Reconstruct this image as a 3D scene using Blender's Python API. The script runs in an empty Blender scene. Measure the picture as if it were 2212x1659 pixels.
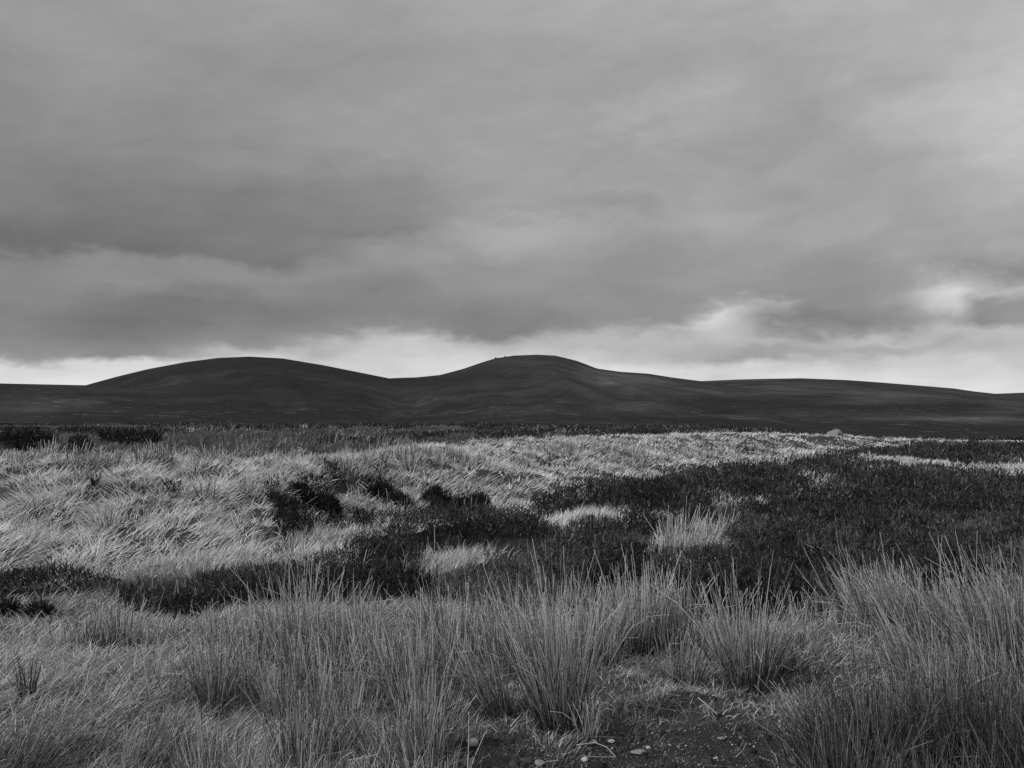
import bpy, math
import numpy as np
from mathutils import Vector

# ------------------------------------------------------------------ camera, sky, sun, exposure
sc = bpy.context.scene
col = sc.collection
R = math.radians
EYE = 1.6
F, CX, CY, HOR = 2170.0, 1106.0, 829.5, 915.0       # pinhole measured on the photograph (2212 px wide)
PITCH = math.atan((HOR - CY) / F)
cam_d = bpy.data.cameras.new('camera')
cam = bpy.data.objects.new('camera', cam_d); col.objects.link(cam)
cam.location = (0, 0, EYE)
cam.rotation_euler = (R(90) + PITCH, 0, 0)
cam_d.sensor_width = 36; cam_d.lens = 36 * F / 2212
cam_d.clip_start = 0.1; cam_d.clip_end = 20000
sc.camera = cam

SUN_EL, SUN_AZ = R(36), R(-118)                      # azimuth from +Y, clockwise: from the left, behind the camera
sd = bpy.data.lights.new('sun', 'SUN'); sd.energy = 2.3; sd.angle = R(6); sd.color = (1, 1, 1)
sun = bpy.data.objects.new('sun', sd); col.objects.link(sun)
sv = Vector((math.sin(SUN_AZ) * math.cos(SUN_EL), math.cos(SUN_AZ) * math.cos(SUN_EL), math.sin(SUN_EL)))
sun.rotation_euler = sv.to_track_quat('Z', 'Y').to_euler()
sc.view_settings.view_transform = 'Standard'; sc.view_settings.look = 'None'
sc.view_settings.exposure = 0; sc.view_settings.gamma = 1
sc.cycles.max_bounces = 5; sc.cycles.diffuse_bounces = 3; sc.cycles.transmission_bounces = 3
sc.cycles.use_denoising = False


def pixdir(px, py):
    """unit direction of a point of the photograph (2212 px grid)"""
    px = np.asarray(px, float); py = np.asarray(py, float)
    u = (px - CX) / F; v = (CY - py) / F
    c, s = math.cos(PITCH), math.sin(PITCH)
    d = np.stack([u, c - v * s, s + v * c], -1)
    return d / np.linalg.norm(d, axis=-1, keepdims=True)


def lin(v):
    v = v / 255.0
    return ((v + 0.055) / 1.055) ** 2.4 if v > 0.04045 else v / 12.92


world = bpy.data.worlds.new('World'); sc.world = world; world.use_nodes = True
wn = world.node_tree; wn.nodes.clear()


class NT:
    def __init__(s, t): s.t = t
    def new(s, typ, **kw):
        n = s.t.nodes.new(typ)
        for k, v in kw.items(): setattr(n, k, v)
        return n
    def link(s, a, b): s.t.links.new(a, b)
    def put(s, sock, v):
        if isinstance(v, bpy.types.NodeSocket): s.link(v, sock)
        else: sock.default_value = v
    def m(s, op, a, b=0.0, c=0.0, clamp=False):
        n = s.new('ShaderNodeMath', operation=op, use_clamp=clamp)
        s.put(n.inputs[0], a); s.put(n.inputs[1], b); s.put(n.inputs[2], c)
        return n.outputs[0]
    def noise(s, vec, scale, detail=4, rough=0.5, dist=0.0):
        n = s.new('ShaderNodeTexNoise')
        if vec is not None: s.link(vec, n.inputs['Vector'])
        n.inputs['Scale'].default_value = scale; n.inputs['Detail'].default_value = detail
        n.inputs['Roughness'].default_value = rough; n.inputs['Distortion'].default_value = dist
        return n.outputs['Fac']
    def comb(s, x, y, z):
        n = s.new('ShaderNodeCombineXYZ')
        s.put(n.inputs[0], x); s.put(n.inputs[1], y); s.put(n.inputs[2], z)
        return n.outputs[0]
    def smooth(s, v, a, b):
        n = s.new('ShaderNodeMapRange', interpolation_type='SMOOTHSTEP')
        s.put(n.inputs[0], v); n.inputs[1].default_value = a; n.inputs[2].default_value = b
        return n.outputs[0]
    def mix(s, f, a, b):
        n = s.new('ShaderNodeMix', data_type='FLOAT')
        s.put(n.inputs[0], f); s.put(n.inputs[2], a); s.put(n.inputs[3], b)
        return n.outputs[0]


# brightness of the cloud deck by bearing and height: (bearing px, [(height px, 8-bit grey) ...])
CLOUD = [
    (0,    [(-200, 170), (0, 160), (150, 150), (300, 143), (400, 133), (470, 122), (530, 114), (555, 134), (620, 141), (680, 133), (740, 140), (768, 150), (788, 213), (840, 224)]),
    (280,  [(-200, 172), (0, 163), (150, 152), (300, 145), (400, 134), (500, 120), (542, 117), (566, 143), (610, 147), (650, 126), (695, 117), (740, 134), (768, 146), (784, 212), (840, 222)]),
    (550,  [(-200, 172), (0, 163), (150, 154), (300, 151), (400, 135), (500, 128), (548, 126), (580, 150), (620, 146), (662, 128), (705, 135), (745, 146), (775, 196), (840, 208)]),
    (830,  [(-200, 172), (0, 164), (120, 158), (280, 162), (360, 147), (440, 143), (492, 134), (520, 152), (570, 153), (620, 141), (680, 139), (712, 150), (738, 193), (770, 206), (800, 214), (840, 226)]),
    (1106, [(-200, 180), (0, 172), (150, 166), (260, 162), (330, 165), (400, 160), (450, 158), (485, 172), (520, 170), (570, 158), (620, 154), (680, 141), (716, 132), (738, 176), (765, 196), (800, 214)]),
    (1380, [(-200, 182), (0, 177), (120, 168), (200, 163), (255, 172), (330, 158), (400, 163), (430, 153), (480, 162), (560, 154), (620, 149), (680, 150), (702, 156), (725, 186), (750, 184), (775, 196), (800, 222)]),
    (1480, [(-200, 183), (0, 178), (150, 168), (230, 175), (320, 160), (400, 164), (480, 168), (560, 156), (640, 150), (685, 154), (700, 185), (715, 172), (730, 186), (750, 180), (778, 178), (800, 210), (816, 220)]),
    (1560, [(-200, 183), (0, 180), (120, 172), (200, 176), (300, 162), (380, 166), (480, 172), (560, 160), (640, 154), (664, 168), (682, 208), (706, 196), (722, 190), (750, 178), (775, 168), (790, 200), (812, 216)]),
    (1655, [(-200, 184), (0, 181), (120, 168), (230, 168), (320, 164), (420, 166), (490, 172), (600, 156), (645, 150), (660, 176), (676, 160), (700, 140), (718, 165), (732, 186), (750, 166), (778, 166), (792, 208), (815, 220)]),
    (1760, [(-200, 184), (0, 182), (120, 168), (230, 162), (320, 168), (420, 163), (500, 168), (600, 154), (655, 152), (700, 133), (722, 150), (744, 182), (765, 168), (785, 196), (815, 216)]),
    (1860, [(-200, 184), (0, 181), (150, 170), (250, 172), (400, 165), (500, 165), (600, 150), (655, 150), (700, 134), (716, 150), (732, 186), (748, 168), (768, 188), (815, 212), (845, 220)]),
    (1940, [(-200, 184), (0, 180), (150, 172), (250, 182), (400, 168), (480, 164), (560, 162), (610, 152), (650, 160), (690, 142), (712, 150), (735, 184), (752, 170), (775, 200), (820, 214), (850, 222)]),
    (2060, [(-200, 186), (0, 181), (150, 176), (250, 188), (400, 172), (500, 165), (580, 152), (612, 176), (636, 206), (660, 196), (690, 166), (715, 186), (740, 170), (765, 186), (800, 204), (850, 218)]),
    (2130, [(-200, 187), (0, 181), (120, 182), (250, 190), (400, 174), (500, 168), (575, 146), (600, 166), (628, 184), (645, 150), (690, 144), (712, 184), (742, 176), (765, 190), (800, 204), (852, 218)]),
    (2212, [(-200, 188), (0, 181), (120, 188), (250, 193), (330, 185), (450, 172), (520, 166), (572, 142), (600, 160), (625, 182), (655, 152), (692, 150), (715, 186), (745, 184), (765, 186), (800, 202), (855, 216)]),
]
w = NT(wn)
tc = w.new('ShaderNodeTexCoord'); sep = w.new('ShaderNodeSeparateXYZ'); w.link(tc.outputs['Generated'], sep.inputs[0])
X, Y, Z = sep.outputs
zz = w.m('MAXIMUM', Z, 0.0)
pl = w.m('ADD', zz, 0.10)
plane = w.comb(w.m('DIVIDE', X, pl), w.m('DIVIDE', Y, pl), 0.0)
strv = w.comb(w.m('MULTIPLY', X, 1.0), w.m('MULTIPLY', Y, 1.0), w.m('MULTIPLY', Z, 2.0))
n_w1 = w.noise(strv, 7.0, 5, 0.55, 0.2)
strv2 = w.comb(w.m('ADD', X, 5.3), w.m('ADD', Y, 1.7), w.m('MULTIPLY', Z, 2.0))
n_w2 = w.noise(strv2, 7.0, 9, 0.64, 0.3)
n_w3 = w.noise(strv2, 26.0, 4, 0.55)
az = w.m('ADD', w.m('ARCTAN2', X, Y), w.m('MULTIPLY', w.m('SUBTRACT', n_w1, 0.5), w.mix(w.smooth(Z, 0.05, 0.25), 0.06, 0.15)))
elr = w.m('ARCSINE', Z)
warp = w.m('MULTIPLY', w.m('SUBTRACT', n_w2, 0.5), w.mix(w.smooth(Z, 0.03, 0.25), 0.024, 0.12))
warp = w.m('ADD', warp, w.m('MULTIPLY', w.m('SUBTRACT', n_w3, 0.5), 0.024))
el = w.m('ADD', elr, warp)
E0, E1 = R(-1), R(31)
ef = w.m('DIVIDE', w.m('SUBTRACT', el, E0), E1 - E0, clamp=True)
cur = None; last = None
for cpx, stops in CLOUD:
    rp = w.new('ShaderNodeValToRGB'); cr = rp.color_ramp; cr.interpolation = 'LINEAR'
    pts = []
    for py, g in stops:
        d = pixdir(cpx, py)
        pts.append(((math.asin(d[2]) - E0) / (E1 - E0), lin(g) * (0.92 + 0.10 * min(max((g - 150) / 60.0, 0), 1))))
    pts.sort()
    while len(cr.elements) < len(pts): cr.elements.new(0.5)
    for e, (p, g) in zip(cr.elements, pts):
        e.position = min(max(p, 0), 1); e.color = (g, g, g, 1)
    w.link(ef, rp.inputs[0])
    d = pixdir(cpx, 700); a = math.atan2(d[0], d[1])
    cur = rp.outputs[0] if cur is None else w.mix(w.smooth(az, last, a), cur, rp.outputs[0])
    last = a
mott = w.noise(plane, 1.1, 7, 0.6, 0.4)
mott2 = w.noise(strv, 3.2, 6, 0.6, 0.5)
k = w.m('ADD', w.m('MULTIPLY', w.m('SUBTRACT', mott, 0.5), 0.30), 1.0)
k = w.m('MULTIPLY', k, w.m('ADD', w.m('MULTIPLY', w.m('SUBTRACT', mott2, 0.5), 0.34), 1.0))
mott3 = w.noise(w.comb(w.m('SUBTRACT', X, w.m('MULTIPLY', Z, 1.1)), Y, w.m('MULTIPLY', Z, 2.6)), 12.0, 7, 0.60, 0.5)
k = w.m('MULTIPLY', k, w.m('ADD', w.m('MULTIPLY', w.m('SUBTRACT', mott3, 0.5), 0.36), 1.0))
cloud = w.m('MULTIPLY', cur, k)
sky = w.new('ShaderNodeTexSky'); sky.sky_type = 'NISHITA'; sky.sun_disc = False
sky.sun_elevation = SUN_EL; sky.sun_rotation = SUN_AZ
bw = w.new('ShaderNodeRGBToBW'); w.link(sky.outputs[0], bw.inputs[0])
final = w.mix(0.97, bw.outputs[0], w.m('MULTIPLY', cloud, 10.0))
bg = w.new('ShaderNodeBackground'); bg.inputs[1].default_value = 0.1
w.link(final, bg.inputs[0])
wo = w.new('ShaderNodeOutputWorld'); w.link(bg.outputs[0], wo.inputs[0])

# ------------------------------------------------------------------ numpy helpers
rng = np.random.default_rng(11)


def hash2(ix, iy, seed):
    h = (ix.astype(np.int64) * 374761393 + iy.astype(np.int64) * 668265263 + seed * 974711) & 0xffffffff
    h = ((h ^ (h >> 13)) * 1274126177) & 0xffffffff
    return ((h ^ (h >> 16)) & 0xffffff) / float(0xffffff)


def vnoise(x, y, seed=0):
    x0 = np.floor(x); y0 = np.floor(y); fx = x - x0; fy = y - y0
    fx = fx * fx * fx * (fx * (fx * 6 - 15) + 10); fy = fy * fy * fy * (fy * (fy * 6 - 15) + 10)
    a = hash2(x0, y0, seed); b = hash2(x0 + 1, y0, seed); c = hash2(x0, y0 + 1, seed); d = hash2(x0 + 1, y0 + 1, seed)
    return (a + (b - a) * fx) * (1 - fy) + (c + (d - c) * fx) * fy


def fbm(x, y, sc_=1.0, oct_=3, seed=0):
    """about -1..1"""
    v = 0; amp = 1.0; tot = 0
    x = np.asarray(x, float) / sc_; y = np.asarray(y, float) / sc_
    for o in range(oct_):
        v = v + amp * (vnoise(x + 13.7 * o, y - 7.1 * o, seed + o * 17) * 2 - 1); tot += amp
        x, y = (x * 0.8 - y * 0.6) * 2.03, (x * 0.6 + y * 0.8) * 2.03
        amp *= 0.5
    return v / tot


def cells(x, y, size, seed):
    """round hummocks: 0 between them to 1 on top, and a random number per hummock"""
    x = np.asarray(x, float) / size; y = np.asarray(y, float) / size
    ix, iy = np.floor(x), np.floor(y); best = np.full(np.shape(x), 9.0); rid = np.zeros(np.shape(x))
    for di in (-1, 0, 1):
        for dj in (-1, 0, 1):
            cx, cy = ix + di, iy + dj
            hx = hash2(cx, cy, seed); hy = hash2(cx, cy, seed + 1); hr = hash2(cx, cy, seed + 2)
            d = np.hypot(x - cx - hx, y - cy - hy) / (.55 + .5 * hr)
            m_ = d < best; best = np.where(m_, d, best); rid = np.where(m_, hr, rid)
    return np.sqrt(np.clip(1 - best ** 2, 0, 1)), rid


def sst(v, a, b):
    t = np.clip((v - a) / (b - a), 0, 1); return t * t * (3 - 2 * t)


# ------------------------------------------------------------------ the lie of the land
BASE = np.array([(-80, -30), (-30, 7), (-15, 8.6), (-8, 10.3), (-5.6, 11.0), (-3.8, 11.7), (-3.0, 12.8), (-2.2, 14.4), (-.85, 17.4), (.5, 20.2),
                 (2.3, 24.6), (5.9, 32.5), (10.5, 42), (16.6, 54.5), (22, 62), (28.6, 69.5), (39, 78), (70, 100), (150, 150), (300, 220)], float)
BASE[1:-3] *= np.array([.84, .84])
BASE[2:7] = [(-13, 7.8), (-7, 9.1), (-5, 9.65), (-3.4, 10.2), (-2.55, 11.0)]


def bank_t(x, y):
    """metres beyond the foot of the peat bank"""
    yb = np.interp(x, BASE[:, 0], BASE[:, 1])
    sl = (np.interp(x + .8, BASE[:, 0], BASE[:, 1]) - np.interp(x - .8, BASE[:, 0], BASE[:, 1])) / 1.6
    return (y - yb) / np.sqrt(1 + sl * sl)


# hill crests: distance, [(px, py) of the crest on the photograph]
CREST = [
    (950, 330, 1.5, [(-900, 800), (-400, 818), (0, 828), (185, 832), (420, 846), (700, 866), (1000, 888), (1300, 912), (1500, 935), (3500, 960)]),
    (1500, 400, 1.35, [(-900, 960), (-200, 900), (60, 862), (185, 832), (250, 814), (320, 797), (400, 782), (470, 773), (540, 770), (610, 774), (700, 789), (780, 805), (850, 819), (950, 838), (1100, 868), (1300, 895), (1600, 940), (3500, 960)]),
    (1650, 350, 1.5, [(-900, 960), (300, 920), (600, 858), (750, 828), (850, 816.5), (900, 815), (950, 810), (1000, 797), (1040, 783), (1070, 774), (1110, 768), (1160, 766), (1200, 768), (1245, 779), (1290, 796), (1340, 803), (1400, 807), (1450, 815), (1520, 824), (1650, 845), (1850, 880), (2100, 930), (3500, 960)]),
    (2300, 380, 1.7, [(-900, 960), (900, 880), (1200, 850), (1400, 832), (1480, 826), (1520, 823), (1600, 819.5), (1670, 818), (1730, 817), (1830, 821), (1900, 826), (2000, 834), (2060, 839), (2100, 845), (2150, 850.5), (2300, 872), (2600, 930), (3500, 960)]),
    (3100, 420, 1.7, [(-900, 960), (1500, 930), (1900, 880), (2100, 854), (2150, 850.5), (2212, 848), (2400, 840), (2700, 830), (3100, 850), (3500, 860)]),
]
CR = []
for dist, r0, pw, pts in CREST:
    p = np.array(pts, float); dd = pixdir(p[:, 0], p[:, 1])
    CR.append((dist, r0, pw, np.arctan2(dd[:, 0], dd[:, 1]), dd[:, 2] / np.hypot(dd[:, 0], dd[:, 1])))
AZ_PL = [math.atan2(*pixdir(p, 940)[:2]) for p in (1640, 1760)]


HUMS = [(.62, 6.1, .30, .13), (.95, 5.6, .22, .08), (1.15, 5.35, .3, .07), (.25, 5.35, .25, .06), (-1.6, 7.4, .8, .14), (-.75, 7.9, .6, .12), (1.9, 6.9, .6, .10), (-2.6, 6.2, .9, .10), (.1, 4.75, .3, .04)]


def height(x, y):
    x = np.asarray(x, float); y = np.asarray(y, float)
    r = np.hypot(x, y); a = np.arctan2(x, y)
    t = bank_t(x, y)
    near = 1 - sst(r, 60, 160)
    z = 0.05 * fbm(x, y, 1.1, 3, 3) + 0.10 * fbm(x, y, 5.0, 2, 9) * sst(r, 3, 12)
    z = z * (0.35 + 0.65 * near)
    for hx, hy, hr, hh in HUMS:
        z = z + hh * np.exp(-((x - hx) ** 2 + (y - hy) ** 2) / hr ** 2)
    z = z + .03 * fbm(x, y, .20, 3, 8) * (1 - sst(r, 7, 12))
    B = np.interp(x, [-30, -2, 3, 8, 18, 24, 29, 40, 60], [.94, .90, .84, .74, .76, .52, .28, .06, 0])
    W = np.interp(x, [-10, 0, 10, 30], [5.2, 4.6, 5.0, 6.0])
    W = W + 0.7 * fbm(x, y, 3.0, 2, 21)
    face = sst(t, -0.2, W)
    dm, _ = cells(x + .15 * fbm(x, y, .6, 2, 33), y + .15 * fbm(x, y, .6, 2, 34), .85, 35)
    hum = 0.30 * (dm - .55) + 0.05 * fbm(x, y, 0.45, 2, 31) + 0.13 * fbm(x, y, 2.6, 1, 37)
    pm = 1 - sst(a, AZ_PL[0], AZ_PL[1])                      # where the flat bog continues behind the bank
    z = z + B * face + hum * sst(t, 0, 1.2) * (1 - 0.6 * sst(t, 5, 9)) * (0.4 + 0.6 * near)
    z = z + pm * face * (0.34 * sst(r, 18, 110) - 0.02) * np.clip(1.0, 0, 1)
    z = z + pm * (0.10 * fbm(x, y, 9, 2, 5) + .10 * fbm(x, y, 2.2, 2, 6)) * sst(t, 7, 12)
    # ground falls into the valley
    drop = pm * sst(r, 150, 262) + (1 - pm) * sst(t, 8, 70)
    back = sst(np.abs(a), 2.0, 2.4)                           # behind the camera it stays level
    drop = drop * (1 - back) + back * 0
    z = z - drop * (9.5 + z)
    # hills
    rise = np.zeros_like(z)
    for dist, r0, pw, ca, ct in CR:
        zc = EYE + dist * np.interp(a, ca, ct)
        u = np.clip((r - r0) / (dist - r0), 0, None)
        up = np.minimum(u, 1)
        s = np.where(u <= 1, 0.55 * up ** pw + 0.45 * sst(up, -0.25, 1.0 + 0.0) * sst(up, 0, .3), 1 - 0.9 * sst(u, 1.0, 1.9))
        rg = fbm(x, y, 190, 3, 51) * 5 * sst(u, .08, .3) * (1 - sst(u, .55, .9))
        rg = rg - 7 * np.abs(fbm(a * 1000 + r * .12, r * .16 + 40, 55, 2, 57)) * sst(u, .1, .35) * (1 - sst(u, .7, .95)) * (dist > 1000)
        rise = np.maximum(rise, (zc + 9.5) * s + rg)
    fade = 1 - sst(np.abs(a), 1.0, 1.5)
    return z + rise * fade


GA_S = 2.0 * 1.003 ** np.arange(1780)


def ground_at(px, py):
    """first point of the ground seen at a point of the photograph"""
    d = pixdir(px, py); ss = GA_S; g = EYE + d[2] * ss - height(d[0] * ss, d[1] * ss)
    k_ = int(np.argmax(g < 0)); k_ = max(k_, 1)
    f = g[k_ - 1] / (g[k_ - 1] - g[k_]); hi = ss[k_ - 1] + f * (ss[k_] - ss[k_ - 1])
    return float(d[0] * hi), float(d[1] * hi)


def flat_at(px, py, z=0.0):
    d = pixdir(px, py); s = (z - EYE) / d[2]
    return d[0] * s, d[1] * s


def poly(pts, z=None):
    return np.array([ground_at(*p) if z is None else flat_at(p[0], p[1], z) for p in pts])


def inside(P, x, y):
    c = np.zeros(x.shape, bool); n = len(P); j = n - 1
    for i in range(n):
        xi, yi = P[i]; xj, yj = P[j]
        if yi != yj:
            c ^= ((yi > y) != (yj > y)) & (x < (xj - xi) * (y - yi) / (yj - yi) + xi)
        j = i
    return c


def anyin(Ps, x, y):
    c = np.zeros(x.shape, bool)
    for P in Ps: c |= inside(P, x, y)
    return c


# where the near grass ends and the heather starts (bearing -> distance)
NB = [(-600, 1300), (0, 1296), (150, 1282), (210, 1292), (280, 1328), (400, 1348), (470, 1312), (560, 1302), (700, 1325), (800, 1335), (900, 1322), (1100, 1318), (1300, 1318),
      (1420, 1322), (1500, 1345), (1620, 1352), (1700, 1340), (1800, 1345), (1900, 1310), (2212, 1290), (2800, 1280)]
nb = poly(NB, 0.03); NB_A = np.arctan2(nb[:, 0], nb[:, 1]); NB_R = np.hypot(nb[:, 0], nb[:, 1])
LIFT = .22
PATCH = [poly(p, LIFT) for p in [
    [(1822, 988), (1900, 991), (2000, 1003), (2120, 1016), (2150, 1026), (2085, 1027), (1990, 1017), (1900, 1006), (1835, 1001)],
    [(2150, 1022), (2180, 1012), (2240, 1010), (2330, 1020), (2330, 1036), (2212, 1031), (2145, 1033)],
    [(2175, 996), (2212, 998), (2290, 1004), (2212, 1006)],
    [(1740, 1034), (1772, 1036), (1816, 1049), (1803, 1060), (1758, 1057)],
    [(1516, 1056), (1560, 1072), (1650, 1077), (1640, 1084), (1560, 1087), (1528, 1076)],
    [(1700, 1064), (1740, 1063), (1760, 1070), (1715, 1073)],
    [(1180, 1122), (1225, 1096), (1290, 1093), (1325, 1108), (1290, 1120), (1215, 1133)],
    [(1318, 1100), (1345, 1092), (1368, 1105), (1345, 1118)], [(1398, 1098), (1440, 1096), (1452, 1106), (1410, 1112)],
    [(900, 1198), (960, 1183), (1065, 1188), (1050, 1206), (920, 1218)],
    [(1055, 1105), (1120, 1085), (1170, 1090), (1150, 1104), (1090, 1116)],
    [(260, 1225), (370, 1200), (455, 1186), (560, 1178), (600, 1205), (500, 1207), (400, 1225)],
    [(600, 1165), (720, 1145), (800, 1130), (900, 1108), (930, 1112), (850, 1138), (765, 1168), (750, 1195), (690, 1212), (640, 1220), (615, 1205)],
    [(1430, 1165), (1560, 1150), (1565, 1185), (1480, 1232), (1440, 1235)],
    [(1600, 1003), (1700, 985), (1790, 972), (1830, 975), (1700, 1005), (1620, 1018)],
    [(1690, 1125), (1730, 1120), (1735, 1140), (1700, 1140)],
    [(1870, 1010), (1930, 1016), (1900, 1022), (1860, 1020)],
]]
OPEN = [poly(p, .1) for p in [
    [(800, 1205), (1000, 1215), (1180, 1190), (1260, 1240), (1180, 1290), (1000, 1295), (850, 1270)],
    [(1680, 1140), (1900, 1112), (2330, 1100), (2330, 1205), (2000, 1190), (1850, 1200)],
    [(1150, 1135), (1330, 1125), (1400, 1160), (1200, 1180)],
    [(1850, 1225), (2000, 1215), (1990, 1240)]]]
BANK_DARK = [poly([(a_, b_ + 12) for a_, b_ in p]) for p in [
    [(573, 1050), (612, 1058), (640, 1098), (672, 1140), (700, 1162), (645, 1165), (658, 1190), (628, 1198), (592, 1170), (592, 1122), (573, 1092)],
    [(636, 1043), (700, 1064), (722, 1088), (722, 1112), (765, 1152), (712, 1150), (692, 1112), (668, 1076)],
    [(693, 1022), (720, 1020), (752, 1032), (745, 1042), (705, 1036)], [(770, 1022), (835, 1018), (838, 1030), (780, 1034)],
    [(0, 940), (60, 936), (125, 950), (120, 972), (60, 972), (0, 958)], [(152, 953), (188, 953), (190, 985), (170, 985), (152, 972)],
    [(214, 936), (345, 936), (345, 950), (280, 953), (220, 944)],
    [(762, 1122), (800, 1125), (812, 1155), (775, 1160)], [(850, 1095), (885, 1118), (870, 1128), (845, 1105)], [(195, 1038), (212, 1035), (215, 1062), (200, 1062)],
    [(360, 1062), (385, 1060), (385, 1078), (362, 1078)],
]]
BARE = [poly(p, 0.0) for p in [
    [(960, 1625), (1060, 1600), (1190, 1640), (1190, 1700), (980, 1720)],
    [(1255, 1603), (1330, 1588), (1440, 1596), (1560, 1590), (1640, 1584), (1695, 1600), (1715, 1645), (1720, 1740), (1180, 1740), (1195, 1670)],
    [(1085, 1530), (1200, 1515), (1215, 1550), (1130, 1568), (1080, 1560)],
    [(1100, 1608), (1180, 1600), (1190, 1625), (1110, 1632)],
    [(1400, 1560), (1480, 1545), (1540, 1555), (1500, 1575), (1410, 1578)]]]


def classes(x, y):
    r = np.hypot(x, y); a = np.arctan2(x, y)
    jx = x + r * .012 * fbm(x, y, 0.045 * 14, 3, 71) + .10 * fbm(x, y, .5, 2, 77); jy = y + r * .035 * fbm(x, y, 0.8, 3, 72) + .12 * fbm(x, y, .6, 2, 78)
    t = bank_t(x * .5 + jx * .5, y * .5 + jy * .5)
    edge = np.interp(a, NB_A, NB_R) * (1 + .05 * fbm(x, y, .9, 2, 73))
    ridge = sst(x, 20, 32)
    bank = (t > -0.1) & (t < 8.5)
    patch = anyin(PATCH, jx, jy) & (fbm(x, y, .02 * 14 + .012 * r, 2, 70) > -.42)
    near = (r < edge) & (t < 0)
    bare = anyin(BARE, x + .07 * fbm(x, y, .25, 2, 74), y + .07 * fbm(x, y, .25, 2, 75)) & near
    bdark = anyin(BANK_DARK, x + .10 * fbm(x, y, .35, 3, 76), y + .16 * fbm(x, y, .4, 3, 79))
    plat = (t >= 8.5)
    pn = fbm(x, y * .5, 9, 3, 81) + .75 * fbm(x, y * .5, 2.4, 2, 83)
    px_ = a
    # the bog behind the bank: mostly grass on the left, mostly heather further right
    hea_pl = plat & (pn > np.interp(px_, [-.5, -.15, 0.05, .1, .3], [.50, .45, .15, -.2, -.5]))
    mid = (t < 0) & ~near
    # openings with finer mixed grass inside the heather
    open_ = mid & ((fbm(x, y, 1.9, 3, 91) > .28) | (anyin(OPEN, jx, jy) & (fbm(x, y, .6, 3, 93) > -.3)))
    heather = (mid & ~patch) | bdark | hea_pl
    return dict(t=t, bank=bank & ~bdark, patch=patch & (mid | bank), near=near & ~bare, bare=bare, heather=heather & ~near, plat=plat & ~hea_pl & ~bdark, open=open_, bdark=bdark, hpl=hea_pl)


def canopy(x, y):
    """height of the heather over the ground"""
    wx = x + .12 * fbm(x, y, .4, 2, 15); wy = y + .12 * fbm(x, y, .4, 2, 16)
    d1, r1 = cells(wx, wy, .62, 5); d2, r2 = cells(wx, wy, .27, 6); n3 = fbm(x, y, 2.2, 2, 7)
    h = .04 + .23 * d1 * (.45 + r1) + .08 * d2 + .07 * n3
    # taller old heather on the hump that hides the foot of the bank
    d1 = np.exp(-(((x - 2.0) / 1.9) ** 2 + ((y - 17.6) / 1.9) ** 2)); d2 = np.exp(-(((x + .9) / 1.0) ** 2 + ((y - 12.6) / .8) ** 2))
    h = h * (1 - .45 * (1 - sst(np.arctan2(x, y), -.36, -.10)) * (1 - sst(y, 12, 15)))
    return np.clip(h + .22 * d1 + .10 * d2, .04, .6)


# ------------------------------------------------------------------ mesh helpers
def mesh_obj(name, V, Q, mat, tone=None, smooth=False, parent=None, loc=None):
    """V (n,3), Q (m,4) or (m,3)"""
    me = bpy.data.meshes.new(name)
    V = np.asarray(V, np.float32); Q = np.asarray(Q, np.int32)
    if loc is not None: V = V - np.asarray(loc, np.float32)
    n, m_, k_ = len(V), len(Q), Q.shape[1]
    me.vertices.add(n); me.vertices.foreach_set('co', V.ravel())
    me.loops.add(m_ * k_); me.loops.foreach_set('vertex_index', Q.ravel())
    me.polygons.add(m_); me.polygons.foreach_set('loop_start', np.arange(0, m_ * k_, k_, dtype=np.int32))
    me.polygons.foreach_set('loop_total', np.full(m_, k_, np.int32))
    if smooth: me.polygons.foreach_set('use_smooth', np.ones(m_, bool))
    me.update(calc_edges=True)
    if tone is not None:
        at = me.attributes.new('tone', 'FLOAT', 'POINT'); at.data.foreach_set('value', np.asarray(tone, np.float32))
    me.materials.append(mat)
    o = bpy.data.objects.new(name, me); col.objects.link(o)
    if loc is not None: o.location = [float(c) for c in loc]
    if parent is not None:
        o.parent = parent
    return o


def tag(o, label=None, cat=None, group=None, kind=None):
    if label: o['label'] = label
    if cat: o['category'] = cat
    if group: o['group'] = group
    if kind: o['kind'] = kind
    return o


def curve_pts(base, phi, th0, bend, L, segs, pw=1.4):
    """points along stems: base (n,3), bearing phi, tilt th0 off vertical growing by bend"""
    n = len(base); P = np.zeros((n, segs + 1, 3)); P[:, 0] = base
    T = np.zeros((n, segs + 1, 3))
    for i in range(segs + 1):
        s = i / segs
        th = th0 + bend * s ** pw
        T[:, i] = np.stack([np.sin(th) * np.sin(phi), np.sin(th) * np.cos(phi), np.cos(th)], -1)
        if i: P[:, i] = P[:, i - 1] + (T[:, i] + T[:, i - 1]) * .5 * (L / segs)[:, None]
    return P, T


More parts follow.
